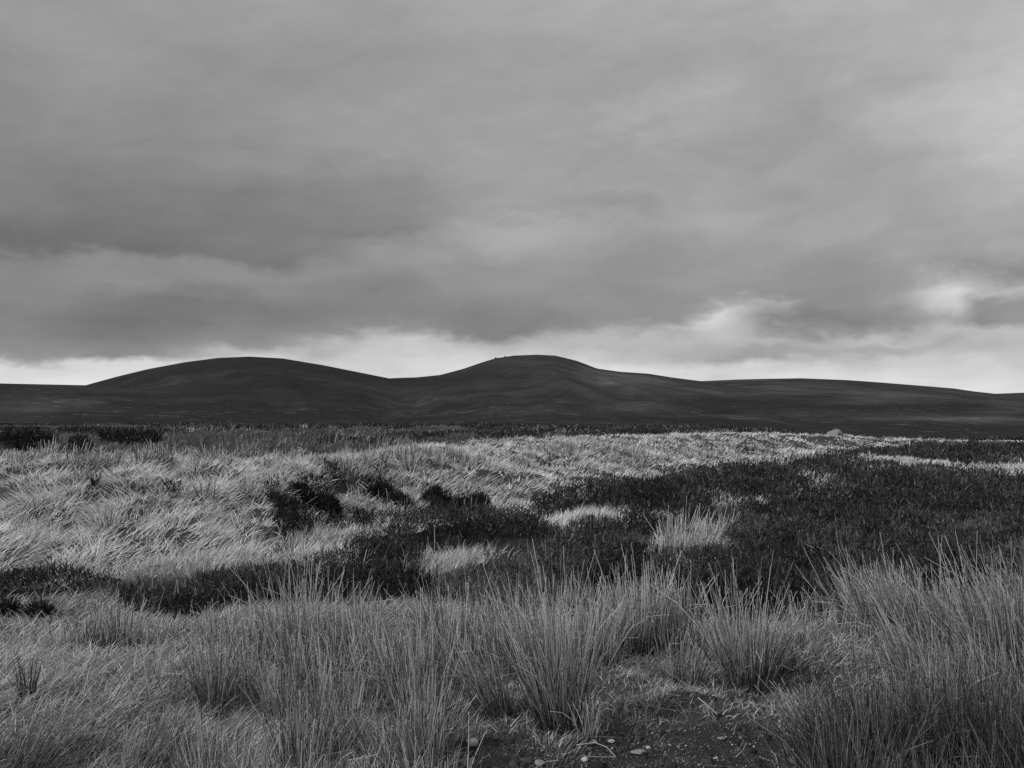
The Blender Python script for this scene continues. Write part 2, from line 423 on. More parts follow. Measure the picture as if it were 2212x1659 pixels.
def strips(base, phi, th0, bend, L, wd, tone, segs=3, tipw=.15, pw=1.4, tone_tip=None, rg=rng):
    """flat blades -> V, Q, tone"""
    P, T = curve_pts(base, phi, th0, bend, L, segs, pw)
    n = len(base)
    ra = rg.uniform(0, 2 * np.pi, n)
    h = np.stack([np.cos(ra), np.sin(ra), np.zeros(n)], -1)
    V = np.zeros((n, segs + 1, 2, 3)); TN = np.zeros((n, segs + 1, 2))
    for i in range(segs + 1):
        s = i / segs
        d = T[:, i]; wv = h - (h * d).sum(-1, keepdims=True) * d
        wv /= np.linalg.norm(wv, axis=-1, keepdims=True) + 1e-6
        k_ = (wd * (1 - (1 - tipw) * s ** 1.5) * .5)[:, None]
        V[:, i, 0] = P[:, i] - wv * k_; V[:, i, 1] = P[:, i] + wv * k_
        tt = tone if tone_tip is None else tone + (tone_tip - tone) * s
        TN[:, i, 0] = tt; TN[:, i, 1] = tt
    b = (np.arange(n) * (segs + 1) * 2)[:, None]
    q = np.concatenate([b + np.array([[2 * i, 2 * i + 1, 2 * i + 3, 2 * i + 2]]) for i in range(segs)], 0)
    return V.reshape(-1, 3), q, TN.ravel()


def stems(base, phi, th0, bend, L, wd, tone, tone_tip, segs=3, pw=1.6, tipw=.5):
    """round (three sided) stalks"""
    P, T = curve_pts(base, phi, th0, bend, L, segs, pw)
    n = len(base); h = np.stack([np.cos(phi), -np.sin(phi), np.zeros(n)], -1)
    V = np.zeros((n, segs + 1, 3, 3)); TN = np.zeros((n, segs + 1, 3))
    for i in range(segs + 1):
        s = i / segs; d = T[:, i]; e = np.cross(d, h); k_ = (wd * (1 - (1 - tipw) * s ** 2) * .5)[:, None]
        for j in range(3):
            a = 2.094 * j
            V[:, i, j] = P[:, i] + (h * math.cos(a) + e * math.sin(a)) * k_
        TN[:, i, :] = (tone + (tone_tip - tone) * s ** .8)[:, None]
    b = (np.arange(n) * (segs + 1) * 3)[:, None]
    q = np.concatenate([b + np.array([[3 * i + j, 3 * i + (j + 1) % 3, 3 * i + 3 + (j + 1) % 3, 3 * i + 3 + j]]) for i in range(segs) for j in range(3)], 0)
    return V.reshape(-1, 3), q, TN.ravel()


class Pile:
    def __init__(s): s.V = []; s.Q = []; s.T = []; s.n = 0
    def add(s, vqt):
        V, Q, T = vqt
        s.V.append(V.astype(np.float32)); s.Q.append((Q + s.n).astype(np.int32)); s.T.append(T.astype(np.float32)); s.n += len(V)
    def make(s, name, mat, **k_):
        return mesh_obj(name, np.concatenate(s.V), np.concatenate(s.Q), mat, np.concatenate(s.T), **k_)


def scatter(n, r0, r1, a0=-.62, a1=.62):
    r = np.exp(rng.uniform(math.log(r0), math.log(r1), n)); a = rng.uniform(a0, a1, n)
    return r * np.sin(a), r * np.cos(a)


# ------------------------------------------------------------------ materials
def leaf_mat(name, noise_amt=.25, trans=.25, rough=.8, spec=.2, gain=1.0):
    m_ = bpy.data.materials.new(name); m_.use_nodes = True; t = NT(m_.node_tree); t.t.nodes.clear()
    at = t.new('ShaderNodeAttribute', attribute_name='tone')
    geo = t.new('ShaderNodeNewGeometry')
    nz = t.noise(geo.outputs['Position'], 9.0, 3)
    v = t.m('MULTIPLY', at.outputs['Fac'], t.m('ADD', t.m('MULTIPLY', t.m('SUBTRACT', nz, .5), 2 * noise_amt), gain))
    c = t.comb(v, v, v)
    p = t.new('ShaderNodeBsdfPrincipled'); t.link(c, p.inputs['Base Color']); p.inputs['Roughness'].default_value = rough
    p.inputs['Specular IOR Level'].default_value = spec
    tr = t.new('ShaderNodeBsdfTranslucent'); t.link(c, tr.inputs[0])
    mx = t.new('ShaderNodeMixShader'); mx.inputs[0].default_value = trans; t.link(p.outputs[0], mx.inputs[1]); t.link(tr.outputs[0], mx.inputs[2])
    o = t.new('ShaderNodeOutputMaterial'); t.link(mx.outputs[0], o.inputs[0])
    return m_


M_straw = leaf_mat('dry_grass')
M_rush = leaf_mat('rush_stems', .18, .12, .55, .35)
M_heath = leaf_mat('heather_sprigs', .35, .1, .9, .1)


def ground_mat(name, scale, amt, bump, bdist, speck=0.0, detail=6):
    m_ = bpy.data.materials.new(name); m_.use_nodes = True; t = NT(m_.node_tree); t.t.nodes.clear()
    at = t.new('ShaderNodeAttribute', attribute_name='tone'); geo = t.new('ShaderNodeNewGeometry')
    pos = geo.outputs['Position']
    n1 = t.noise(pos, scale, detail, .65); n2 = t.noise(pos, scale * .17, 4, .6)
    v = t.m('ADD', t.m('MULTIPLY', t.m('SUBTRACT', n1, .5), amt * 2), 1)
    v = t.m('MULTIPLY', v, t.m('ADD', t.m('MULTIPLY', t.m('SUBTRACT', n2, .5), amt), 1))
    n4 = t.noise(pos, scale * 4.5, 5, .7)
    v = t.m('MULTIPLY', v, t.m('ADD', t.m('MULTIPLY', t.m('SUBTRACT', n4, .5), amt * 2.4), 1))
    v = t.m('MAXIMUM', t.m('MULTIPLY', v, at.outputs['Fac']), .006)
    if speck:      # bleached grass flushes between the heather, thickest on the lower slopes
        sx = t.new('ShaderNodeSeparateXYZ'); t.link(pos, sx.inputs[0]); low = t.m('SUBTRACT', 1.0, t.smooth(sx.outputs[2], 0, 60))
        for rot, scl, a_, b_, k_ in ((-10, (.05, .06, 0), .63, .67, .9), (34, (.02, .07, 0), .63, .70, .5), (5, (.04, .11, 0), .64, .68, 1.2)):
            st = t.new('ShaderNodeMapping'); t.link(pos, st.inputs['Vector'])
            st.inputs['Rotation'].default_value = (0, 0, R(rot)); st.inputs['Scale'].default_value = scl
            s1 = t.noise(st.outputs[0], 1.0, 3, .6, .5)
            reg = t.noise(pos, .006, 3)
            v = t.m('ADD', v, t.m('MULTIPLY', t.m('MULTIPLY', t.m('MULTIPLY', t.smooth(s1, a_, b_), low), t.smooth(reg, .42, .52)), speck * k_))
    p = t.new('ShaderNodeBsdfPrincipled'); t.link(t.comb(v, v, v), p.inputs['Base Color']); p.inputs['Roughness'].default_value = .95
    p.inputs['Specular IOR Level'].default_value = .08
    b = t.new('ShaderNodeBump'); b.inputs['Strength'].default_value = bump; b.inputs['Distance'].default_value = bdist
    t.link(n1, b.inputs['Height']); t.link(b.outputs[0], p.inputs['Normal'])
    o = t.new('ShaderNodeOutputMaterial'); t.link(p.outputs[0], o.inputs[0])
    return m_


M_ground = ground_mat('peaty_soil', 14, .5, .8, .03)
M_hill = ground_mat('heather_hillside', .06, .62, .6, 3.0, speck=.075, detail=9)
M_canopy = ground_mat('heather_mass', 12, .5, 1.0, .06)


def stone_mat(name, g, amt=.3, sc_=9):
    m_ = bpy.data.materials.new(name); m_.use_nodes = True; t = NT(m_.node_tree); t.t.nodes.clear()
    geo = t.new('ShaderNodeNewGeometry'); n1 = t.noise(geo.outputs['Position'], sc_, 7, .65)
    vv = t.m('MULTIPLY', t.m('ADD', t.m('MULTIPLY', t.m('SUBTRACT', n1, .5), amt * 2), 1), g)
    p = t.new('ShaderNodeBsdfPrincipled'); t.link(t.comb(vv, vv, vv), p.inputs['Base Color']); p.inputs['Roughness'].default_value = .85
    b = t.new('ShaderNodeBump'); b.inputs['Strength'].default_value = .7; b.inputs['Distance'].default_value = .02
    t.link(n1, b.inputs['Height']); t.link(b.outputs[0], p.inputs['Normal'])
    o = t.new('ShaderNodeOutputMaterial'); t.link(p.outputs[0], o.inputs[0])
    return m_


M_stone = stone_mat('grey_granite', .21); M_quartz = stone_mat('pale_quartz', .48, .15, 40); M_tor = stone_mat('dark_rock', .05, .3, .5)


# ------------------------------------------------------------------ ground and hills
def polar(az_, rr, name, mat, tonefn, smooth=True):
    A, RR = np.meshgrid(az_, rr)                       # rows = r
    x = RR * np.sin(A); y = RR * np.cos(A); z = height(x, y)
    if name == 'ground':
        cc = classes(x, y); lf = (cc['patch'] & (cc['t'] < .5)).astype(float) * (LIFT - .06 + .12 * sst(RR, 14, 28))
        for _ in range(1): lf[1:-1, 1:-1] = (lf[1:-1, 1:-1] * 2 + lf[:-2, 1:-1] + lf[2:, 1:-1] + lf[1:-1, :-2] + lf[1:-1, 2:]) / 6
        z = z + lf
    nr, na = A.shape
    V = np.stack([x, y, z], -1).reshape(-1, 3)
    i = np.arange(nr - 1)[:, None] * na; j = np.arange(na - 1)[None]
    a = i + j; Q = np.stack([a, a + 1, a + 1 + na, a + na], -1)
    if abs((az_[-1] - az_[0]) - 2 * math.pi) < 1e-6:   # close the ring
        Q = Q.reshape(-1, 4)
    Q = Q.reshape(-1, 4)[:, ::-1]
    return mesh_obj(name, V, Q, mat, tonefn(V[:, 0], V[:, 1], V[:, 2]), smooth)


AZS = np.concatenate([np.radians(np.arange(-180, -42, 3.0)), np.radians(np.arange(-42, 42, .16)), np.radians(np.arange(42, 181, 3.0))])
AZS[-1] = math.pi
R_SPLIT = 270.0


def ground_tone(x, y, z):
    c = classes(x, y); v = np.full(x.shape, .10)
    v[c['heather']] = .030; v[c['bdark']] = .02; v[c['near']] = .06; v[c['patch']] = .17; v[c['bare']] = .036; v[c['bank']] = .06; v[c['plat']] = .06
    v = np.where(c['open'] & ~c['patch'], .045, v)
    return v


RS = np.concatenate([[0.05, .4, 1.0, 2.0], np.exp(np.linspace(math.log(2.6), math.log(R_SPLIT), 560))])
ground = polar(AZS, RS, 'ground', M_ground, ground_tone); tag(ground, kind='structure')

HB = []   # broad paler and darker patches on the hillsides: (px, py, sx, sy, albedo change)
for b in [(120, 882, 130, 10, .05), (60, 886, 60, 5, .03), (520, 800, 330, 45, -.012), (350, 865, 300, 7, .02), (1330, 830, 130, 26, .050), (1180, 795, 90, 22, .022), (1480, 850, 120, 12, .03), (1290, 806, 70, 12, .05), (1380, 822, 90, 12, .035),
          (1380, 880, 90, 10, .035), (1130, 870, 90, 14, .02), (1700, 840, 260, 16, .045), (1960, 855, 150, 12, .05), (1880, 868, 60, 5, .05), (1990, 905, 170, 5, .075), (2150, 900, 90, 14, .05),
          (2180, 868, 60, 10, .05), (1650, 868, 120, 6, -.03), (2110, 878, 40, 5, -.04), (1800, 880, 160, 6, -.03), (1800, 925, 260, 9, -.03), (2050, 935, 200, 14, -.04), (930, 850, 120, 20, .012), (700, 905, 500, 9, -.012),
          (1560, 898, 150, 4, .04)]:
    HB.append(b)


def hill_tone(x, y, z):
    # bearing / elevation of every hillside point seen from the viewpoint the survey was made from
    r = np.hypot(x, y); v = np.full(x.shape, .022)
    c, s = math.cos(PITCH), math.sin(PITCH)
    yy = y * c + (z - EYE) * s; zz_ = -y * s + (z - EYE) * c
    px = CX + F * x / np.maximum(yy, 1); py = CY - F * zz_ / np.maximum(yy, 1)
    for bx, by, sx, sy, amp in HB:
        wx = sx * .4 * fbm(x, y, 220, 2, int(bx) % 97); wy = sy * .8 * fbm(x, y, 160, 2, int(by) % 89)
        v = v + .62 * amp * np.exp(-((px - bx + wx) / sx) ** 2 - ((py - by + wy) / sy) ** 2) * (y > 0)
    aa = np.arctan2(x, y)
    v = v * (1 + .35 * fbm(x, y, 60, 3, 61)) + .008 * sst(fbm(x, y, 150, 3, 63), .0, .2)
    v = v * (1 + .40 * fbm(aa * 900 + r * .22, r * .55, 42, 4, 64) + .25 * fbm(aa * 900 - r * .30, r * .4, 30, 3, 65))
    return np.clip(v, .02, .2)


RH = np.exp(np.linspace(math.log(R_SPLIT), math.log(9000), 420))
hills = polar(AZS, RH, 'hills', M_hill, hill_tone); tag(hills, kind='structure')

# ------------------------------------------------------------------ heather (ground cover)
def sprigs(x, y, z, L, wd, tone, up=1.0, rg=rng):
    n = len(x); base = np.stack([x, y, z], -1)
    phi = rg.uniform(0, 2 * np.pi, n); th = rg.uniform(0, 1.5, n) * up
    return strips(base, phi, th, rg.uniform(-.3, .4, n), L, wd, tone, segs=2, tipw=.35, rg=rg)


hp = Pile()
# woody lumpy mass under the sprigs
a_h = np.radians(np.arange(-36, 36, .14)); r_h = np.exp(np.linspace(math.log(6.0), math.log(150), 460))
A, RR = np.meshgrid(a_h, r_h); gx = RR * np.sin(A); gy = RR * np.cos(A); cl = classes(gx.ravel(), gy.ravel())
okh = (cl['heather'] & ~cl['open']).reshape(A.shape) & ~((A < -.34) & (RR < 12))
soft = okh.astype(float)
for _ in range(5):
    soft[1:-1, 1:-1] = (soft[1:-1, 1:-1] * 2 + soft[:-2, 1:-1] + soft[2:, 1:-1] + soft[1:-1, :-2] + soft[1:-1, 2:]) / 6
opn = cl['open'].reshape(A.shape)
can = canopy(gx, gy) * np.where(cl['hpl'].reshape(A.shape), .5, 1) * np.where(opn, .35, 1) * np.where(cl['bdark'].reshape(A.shape), .35, 1) * .48
gz = height(gx, gy) - .05 + (can + .05) * np.clip(soft * 1.5 - .45, 0, 1) * okh
nr, na = A.shape; i = np.arange(nr - 1)[:, None] * na; j = np.arange(na - 1)[None]; q = (i + j)
Q = np.stack([q, q + na, q + 1 + na, q + 1], -1).reshape(-1, 4); keep = okh.ravel()[Q].sum(1) >= 3; Q = Q[keep]
V = np.stack([gx, gy, gz], -1).reshape(-1, 3)
used = np.unique(Q); remap = np.zeros(len(V), int); remap[used] = np.arange(len(used))
tn = (.030 + .012 * fbm(gx, gy, 1.5, 3, 12)).ravel() + np.where(opn.ravel(), .03, 0)
mass = mesh_obj('heather', V[used], remap[Q], M_canopy, tn[used], True); tag(mass, kind='stuff')

x, y = scatter(760000, 6.5, 140, -.55, .55); c = classes(x, y); k_ = c['heather'] & ~(c['open'] & (rng.random(len(x)) < .45)); x, y = x[k_], y[k_]
op = c['open'][k_]; r = np.hypot(x, y); h = canopy(x, y) * np.where(c['hpl'][k_], .5, 1) * np.where(op, .4, 1) * np.where(c['bdark'][k_], .85, 1)
z = height(x, y) + h * (1.12 - .62 * rng.random(len(x)) ** 1.6) - .02
L = rng.uniform(.03, .08, len(x)) * (1 + r / 30); wd = np.maximum(.009, r * .0010)
_, rid = cells(x + .12 * fbm(x, y, .4, 2, 15), y + .12 * fbm(x, y, .4, 2, 16), .62, 5)
tone = np.exp(rng.normal(0, .5, len(x))) * (.036 + .022 * fbm(x, y, 1.1, 3, 14)) * (.35 + 1.3 * rid) * np.where(c['bdark'][k_], .45, 1) + np.where(op, .045, 0) + (rng.random(len(x)) < .05) * .10
hp.add(sprigs(x, y, z, L, wd, np.clip(tone, .012, .2)))
o = hp.make('heather_sprays', M_heath); tag(o, kind='stuff')

# ------------------------------------------------------------------ long wind-combed grass on the bank
gp = Pile()


def dome(x, y):
    return cells(x + .15 * fbm(x, y, .6, 2, 33), y + .15 * fbm(x, y, .6, 2, 34), .85, 35)[0]


def tufts(n_t, r0, r1, mask, per, spread, Lr, wr, tone0, segs=3, lay=(.5, 1.15), bend=(.3, 1.1), flow_w=.6, lift=0, mop=0, amin=-.6, amax=.6, tvar=.22, ptone=.16):
    x, y = scatter(n_t, r0, r1, amin, amax); k_ = mask(classes(x, y), x, y); x, y = x[k_], y[k_]
    n = len(x); r = np.hypot(x, y)
    X = np.repeat(x, per); Y = np.repeat(y, per); rr = np.repeat(r, per); m_ = len(X)
    sp = spread * (1 + np.repeat(r, per) / 60)
    ox = rng.normal(0, 1, m_) * sp; oy = rng.normal(0, 1, m_) * sp
    fl = 1.9 + 1.6 * fbm(X, Y, 2.6, 2, 41) + 1.8 * fbm(X, Y, .8, 2, 43)     # bearing the grass leans to
    outa = np.arctan2(ox, oy)
    fl = fl + np.repeat(rng.normal(0, .45, n), per)
    dx = flow_w * np.sin(fl) + (1 - flow_w) * np.sin(outa) + rng.normal(0, .22, m_)
    dy = flow_w * np.cos(fl) + (1 - flow_w) * np.cos(outa) + rng.normal(0, .22, m_)
    if mop:        # blades spill off the hummocks
        e = .06; dc = dome(x, y); gx_ = (dome(x + e, y) - dc) / e; gy_ = (dome(x, y + e) - dc) / e
        g_ = np.hypot(gx_, gy_) + 1e-3; k2 = mop * np.clip(g_ / 1.5, 0, 1) / g_
        dx = dx - np.repeat(gx_ * k2, per); dy = dy - np.repeat(gy_ * k2, per)
    phi = np.arctan2(dx, dy)
    bx, by = X + ox, Y + oy; bz = height(bx, by) - .01 + (lift + .12 * (lift > 0) * sst(rr, 14, 28)) * np.repeat(bank_t(x, y) < .5, per)
    th = rng.uniform(lay[0], lay[1], m_) * np.repeat(rng.uniform(.55, 1.1, n), per)
    Lb = rng.uniform(Lr[0], Lr[1], m_) * np.repeat(rng.uniform(.75, 1.15, n), per)
    wd = np.maximum(wr, rr * .00080)
    tn = tone0 * np.exp(rng.normal(0, tvar, m_)) * np.repeat(np.exp(rng.normal(0, ptone, n)), per) * (1 + .22 * fbm(X, Y, 2.4, 3, 45))
    tn = np.clip(tn, .03, .88)
    return strips(np.stack([bx, by, bz], -1), phi, th, rng.uniform(bend[0], bend[1], m_), Lb, wd, tn, segs)


gp.add(tufts(42000, 9.5, 95, lambda c, x, y: c['bank'] & ~(c['t'] > 8) & (fbm(x, y, .5, 2, 49) < .42) & ((dome(x, y) > .50) | (rng.random(len(x)) < .12)), 12, .08, (.10, .26), .0046, .76, segs=3, lay=(.85, 1.6), bend=(-.1, .7), flow_w=.6, mop=.9, tvar=.32, ptone=.25))
gp.add(tufts(3000, 9.5, 95, lambda c, x, y: c['bank'] & (fbm(x, y, 1.6, 2, 47) > .1) & (dome(x, y) > .5), 16, .08, (.16, .34), .0046, .60, segs=3, lay=(.3, 1.0), bend=(.4, 1.3), flow_w=.45))
o = gp.make('bank_grass', M_straw); tag(o, kind='stuff')

# low grass of the bog behind the bank
gp = Pile()
gp.add(tufts(26000, 14, 160, lambda c, x, y: c['plat'], 8, .16, (.10, .22), .005, .13, segs=2, lay=(.1, .8), bend=(.2, .9), tvar=.4, ptone=.4))
gp.add(tufts(9000, 18, 160, lambda c, x, y: c['hpl'] & (fbm(x, y * .4, 4, 3, 85) > .12), 10, .3, (.3, .45), .005, .42, segs=2, lay=(.1, .8), bend=(.2, .9)))
o = gp.make('bog_grass', M_straw); tag(o, kind='stuff')

# bright moor grass in the gaps of the heather, and dull grass in its openings
gp = Pile()
gp.add(tufts(30000, 7, 90, lambda c, x, y: c['patch'], 14, .09, (.09, .20), .004, .74, segs=2, lift=LIFT - .08, lay=(.1, .9), bend=(.2, 1.0), tvar=.25))
gp.add(tufts(30000, 6.5, 80, lambda c, x, y: c['open'] & ~c['patch'], 9, .08, (.08, .20), .004, .22, segs=2, lay=(.1, .8), bend=(.2, .9), tvar=.4))
gp.add(tufts(9000, 7, 90, lambda c, x, y: anyin(PATCH, x + rng.normal(0, .012, len(x)) * np.hypot(x, y), y + rng.normal(0, .035, len(x)) * np.hypot(x, y)) & (c['heather'] | c['patch']), 10, .08, (.10, .22), .004, .50, segs=2, lift=LIFT - .04, lay=(.1, .9), bend=(.2, 1.0), tvar=.35))
gp.add(tufts(2600, 7, 70, lambda c, x, y: c['heather'] & (c['t'] < 0) & (rng.random(len(x)) < .32), 4, .07, (.16, .34), .004, .20, segs=2, lay=(.0, .5), bend=(.1, .6), tvar=.4))
o = gp.make('moor_grass', M_straw); tag(o, kind='stuff')

# near turf: short grass and longer combed grass to the left
gp = Pile()
gp.add(tufts(17000, 2.6, 10.5, lambda c, x, y: c['near'] & (fbm(x, y, .4, 3, 27) > -.35), 13, .05, (.03, .10), .0034, .34, segs=2, lay=(.1, 1.2), bend=(.2, 1.2), flow_w=.35, tvar=.45, ptone=.35))
gp.add(tufts(15000, 2.8, 10.5, lambda c, x, y: c['near'] & ((np.arctan2(x, y) < -.12 + .1 * fbm(x, y, 1.5, 2, 19)) | (np.hypot(x, y) > 6.6 + .5 * fbm(x, y, 1, 2, 20))), 12, .08, (.08, .20), .0036, .46, segs=3, lay=(.6, 1.35), bend=(.2, .9), flow_w=.5, tvar=.4, ptone=.22))
gp.add(tufts(22000, 3.3, 7, lambda c, x, y: c['bare'] & (fbm(x, y, .16, 3, 29) > -.08), 8, .025, (.012, .045), .0034, .17, segs=2, lay=(.1, 1.3), tvar=.5))
# fallen dead stalks
n = 4200; x, y = scatter(n, 3.2, 9.5, -.6, .6); k_ = classes(x, y)['near']; x, y = x[k_], y[k_]; n = len(x)
gp.add(strips(np.stack([x, y, height(x, y) + rng.uniform(.02, .26, n) * (rng.random(n) ** .8) * np.where((np.arctan2(x, y) > -.06) & (np.arctan2(x, y) < .3) & (y < 6.6), .12, 1) * np.where(np.arctan2(x, y) < -.2, .3, 1)], -1), rng.uniform(0, 6.28, n), rng.uniform(1.2, 1.7, n), rng.uniform(-.15, .3, n), rng.uniform(.06, .27, n), np.full(n, .0040), rng.uniform(.18, .45, n), 2, .7))
o = gp.make('turf', M_straw); tag(o, kind='stuff')


# ------------------------------------------------------------------ rushes
def rush(x, y, n, hgt, rad, lean=(0, 0), splay=.28, tb=.10, tt=.32, wd=.0043, seed=1, bent=.12):
    rg = np.random.default_rng(seed); n = max(4, int(n * .90))
    r = np.sqrt(rg.random(n)) * rad; a = rg.uniform(0, 2 * np.pi, n); splay = splay * .8
    ox, oy = r * np.sin(a), r * np.cos(a)
    bx, by = x + ox, y + oy; bz = height(bx, by) - .01
    q = r / rad
    dx = np.sin(a) * q * splay + lean[0] + rg.normal(0, .12, n); dy = np.cos(a) * q * splay + lean[1] + rg.normal(0, .12, n)
    th = np.hypot(dx, dy); phi = np.arctan2(dx, dy)
    L = hgt * .90 * (1 - .35 * q * rg.random(n)) * np.clip(rg.normal(.78, .20, n), .3, 1.18)
    bend = rg.normal(.10, .19, n); kink = rg.random(n) < bent; bend[kink] += rg.uniform(.5, 1.6, kink.sum())
    dist = math.hypot(x, y); w_ = max(wd, dist * .00078)
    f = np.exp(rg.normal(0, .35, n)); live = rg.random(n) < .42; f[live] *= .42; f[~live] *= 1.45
    b0 = np.clip(tb * .5 * f, .012, .5); t0 = np.clip(tt * 1.6 * f, .04, .78)  # dark bases: green stem colour plus shade inside the clump painted in
    return stems(np.stack([bx, by, bz], -1), phi, th, bend, L, np.full(n, w_) * rg.uniform(.75, 1.2, n), b0, t0, segs=4 if dist < 9 else 3)


TUS = [  # px, py of the base, stems, height m, radius m, lean (x), (y), splay, base tone, tip tone, label
    (1212, 1562, 350, .92, .13, -.06, 0, .33, .055, .30, 'big upright rush clump with a dark base rising behind the bare pebbly ground'),
    (1068, 1545, 150, .62, .10, -.30, 0, .25, .08, .30, 'rush clump leaning hard to the left beside the big dark-based clump'),
    (1270, 1600, 46, .32, .045, .02, 0, .30, .20, .38, 'small sparse pale rush tuft alone in front of the pebbles'),
    (915, 1640, 260, .50, .12, .00, 0, .36, .05, .24, 'dark-hearted low rush clump at the bottom edge left of the round pale stone'),
    (1612, 1492, 280, .86, .13, -.04, 0, .36, .06, .33, 'tall pale-tipped rush clump with dark foot just left of the right-hand rush thicket'),
    (1385, 1405, 320, .74, .20, -.02, 0, .33, .13, .42, 'wide bright rush clump standing against the dark heather right of centre'),
    (1478, 1232, 380, .78, .24, .10, 0, .25, .30, .55, 'brightest pale rush clump, alone out in the dark heather'),
    (1545, 1195, 200, .62, .18, .05, 0, .25, .28, .52, 'low pale rush clump joined to the right of the brightest one in the heather'),
    (245, 1402, 170, .44, .18, .02, 0, .25, .11, .32, 'short grey rush clump at left against the dark heather band'),
    (58, 1512, 44, .34, .035, .03, 0, .14, .025, .06, 'small slim almost black rush tuft at the far left'),
    (650, 1455, 280, .86, .16, -.02, 0, .24, .12, .36, 'tall pale rush clump, leftmost of the tall ones before the heather'),
    (740, 1470, 230, .72, .14, -.05, 0, .26, .11, .34, 'tall rush clump second from the left in the middle row'),
    (975, 1440, 230, .70, .17, -.10, 0, .25, .09, .33, 'rush clump with long tips leaning left over the heather, left of centre'),
    (1120, 1452, 240, .72, .17, -.05, 0, .28, .09, .34, 'upright rush clump near the centre behind the leaning clump'),
    (1290, 1440, 150, .60, .15, .0, 0, .28, .12, .38, 'thin rush clump filling the gap behind the big dark-based clump'),
    (2010, 1420, 460, .80, .24, -.22, 0, .30, .08, .32, 'broad rush clump with tips swept left, at the left end of the right-hand thicket'),
    (2185, 1470, 420, 1.0, .22, -.14, 0, .28, .06, .30, 'tallest rush clump, reaching up at the right edge of the picture'),
    (1925, 1352, 260, .60, .20, -.34, 0, .25, .10, .36, 'pale rush clump lying over to the left above the heather edge'),
    (1890, 1700, 420, .66, .17, -.10, 0, .40, .018, .10, 'dark-based rush clump fanning out at the bottom right of the bare ground'),
    (2090, 1690, 480, .64, .20, -.02, 0, .34, .015, .08, 'dense dark rush clump at the bottom right corner'),
    (1745, 1612, 90, .42, .07, -.28, 0, .25, .10, .32, 'thin rush tuft bent left over the edge of the bare ground'),
    (1470, 1480, 110, .42, .12, .05, 0, .30, .08, .24, 'low grey rush clump behind the mossy hummock'),
    (30, 1690, 230, .42, .15, .45, .1, .30, .03, .12, 'dark matted rush clump leaning right in the bottom left corner'),
    (345, 1000, 130, .42, .20, 0, 0, .28, .12, .30, 'darkest rush clump on top of the grassy bank at left'),
    (880, 1000, 170, .40, .22, 0, 0, .34, .14, .34, 'rounded rush clump on the bank top above the small dark heather bush'),
    (452, 1520, 90, .52, .08, .18, 0, .25, .04, .20, 'thin dark rush tuft slanting right among the combed grass at left'),
]
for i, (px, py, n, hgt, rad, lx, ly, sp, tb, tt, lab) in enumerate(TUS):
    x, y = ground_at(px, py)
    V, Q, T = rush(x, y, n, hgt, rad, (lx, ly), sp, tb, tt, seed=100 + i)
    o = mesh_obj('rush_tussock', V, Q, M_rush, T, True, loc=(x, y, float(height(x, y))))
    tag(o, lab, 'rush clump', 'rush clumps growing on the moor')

rp = Pile()
ZONES = [  # px0, px1, py0, py1, clumps, stems, height, radius, lean, splay, base, tip
    (430, 1010, 1450, 1580, 13, 130, .68, .11, -.04, .26, .10, .30),
    (420, 1000, 1600, 1900, 16, 140, .44, .10, .0, .34, .055, .24),
    (800, 1330, 1400, 1500, 10, 110, .60, .12, -.08, .26, .11, .34),
    (1330, 1560, 1390, 1440, 6, 110, .60, .15, -.04, .26, .13, .38),
    (1540, 1700, 1420, 1500, 6, 80, .50, .12, -.06, .30, .10, .30),
    (1880, 2450, 1360, 1500, 20, 190, .64, .17, -.28, .26, .08, .31),
    (1960, 2500, 1500, 1640, 15, 170, .62, .16, -.08, .28, .03, .22),
    (1760, 2500, 1640, 2000, 24, 210, .56, .14, -.06, .34, .018, .07),
    (-250, 420, 1620, 1950, 16, 100, .40, .10, .40, .30, .04, .19),
    (120, 330, 1370, 1430, 5, 70, .36, .13, .04, .25, .12, .32),
    (300, 560, 1380, 1560, 9, 26, .40, .12, .05, .2, .12, .30),
    (1650, 1900, 1340, 1480, 9, 26, .46, .14, .0, .30, .10, .34),
    (-200, 560, 985, 1012, 30, 60, .34, .16, .02, .24, .16, .36),
    (560, 1150, 978, 1012, 34, 60, .32, .18, .02, .26, .22, .44),
    (1150, 1720, 962, 1000, 36, 50, .36, .4, .0, .26, .26, .48),
    (0, 560, 1020, 1180, 10, 40, .26, .12, .05, .3, .13, .33),
    (760, 1400, 1080, 1230, 26, 9, .46, .2, .0, .2, .2, .42),
    (250, 1400, 1240, 1330, 26, 10, .44, .14, .0, .16, .16, .40),
]
rz = np.random.default_rng(5)
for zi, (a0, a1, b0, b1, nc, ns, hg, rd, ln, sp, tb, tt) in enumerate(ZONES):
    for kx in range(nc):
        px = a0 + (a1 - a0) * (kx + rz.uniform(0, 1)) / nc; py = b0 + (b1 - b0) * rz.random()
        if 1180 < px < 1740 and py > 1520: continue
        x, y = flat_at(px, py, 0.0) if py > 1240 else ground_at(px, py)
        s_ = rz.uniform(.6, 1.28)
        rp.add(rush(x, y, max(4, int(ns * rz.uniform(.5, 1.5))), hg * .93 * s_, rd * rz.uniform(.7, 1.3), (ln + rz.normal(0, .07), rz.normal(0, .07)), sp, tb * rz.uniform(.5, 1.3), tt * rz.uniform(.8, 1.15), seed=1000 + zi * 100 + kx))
o = rp.make('rushes', M_rush, smooth=True); tag(o, kind='stuff')


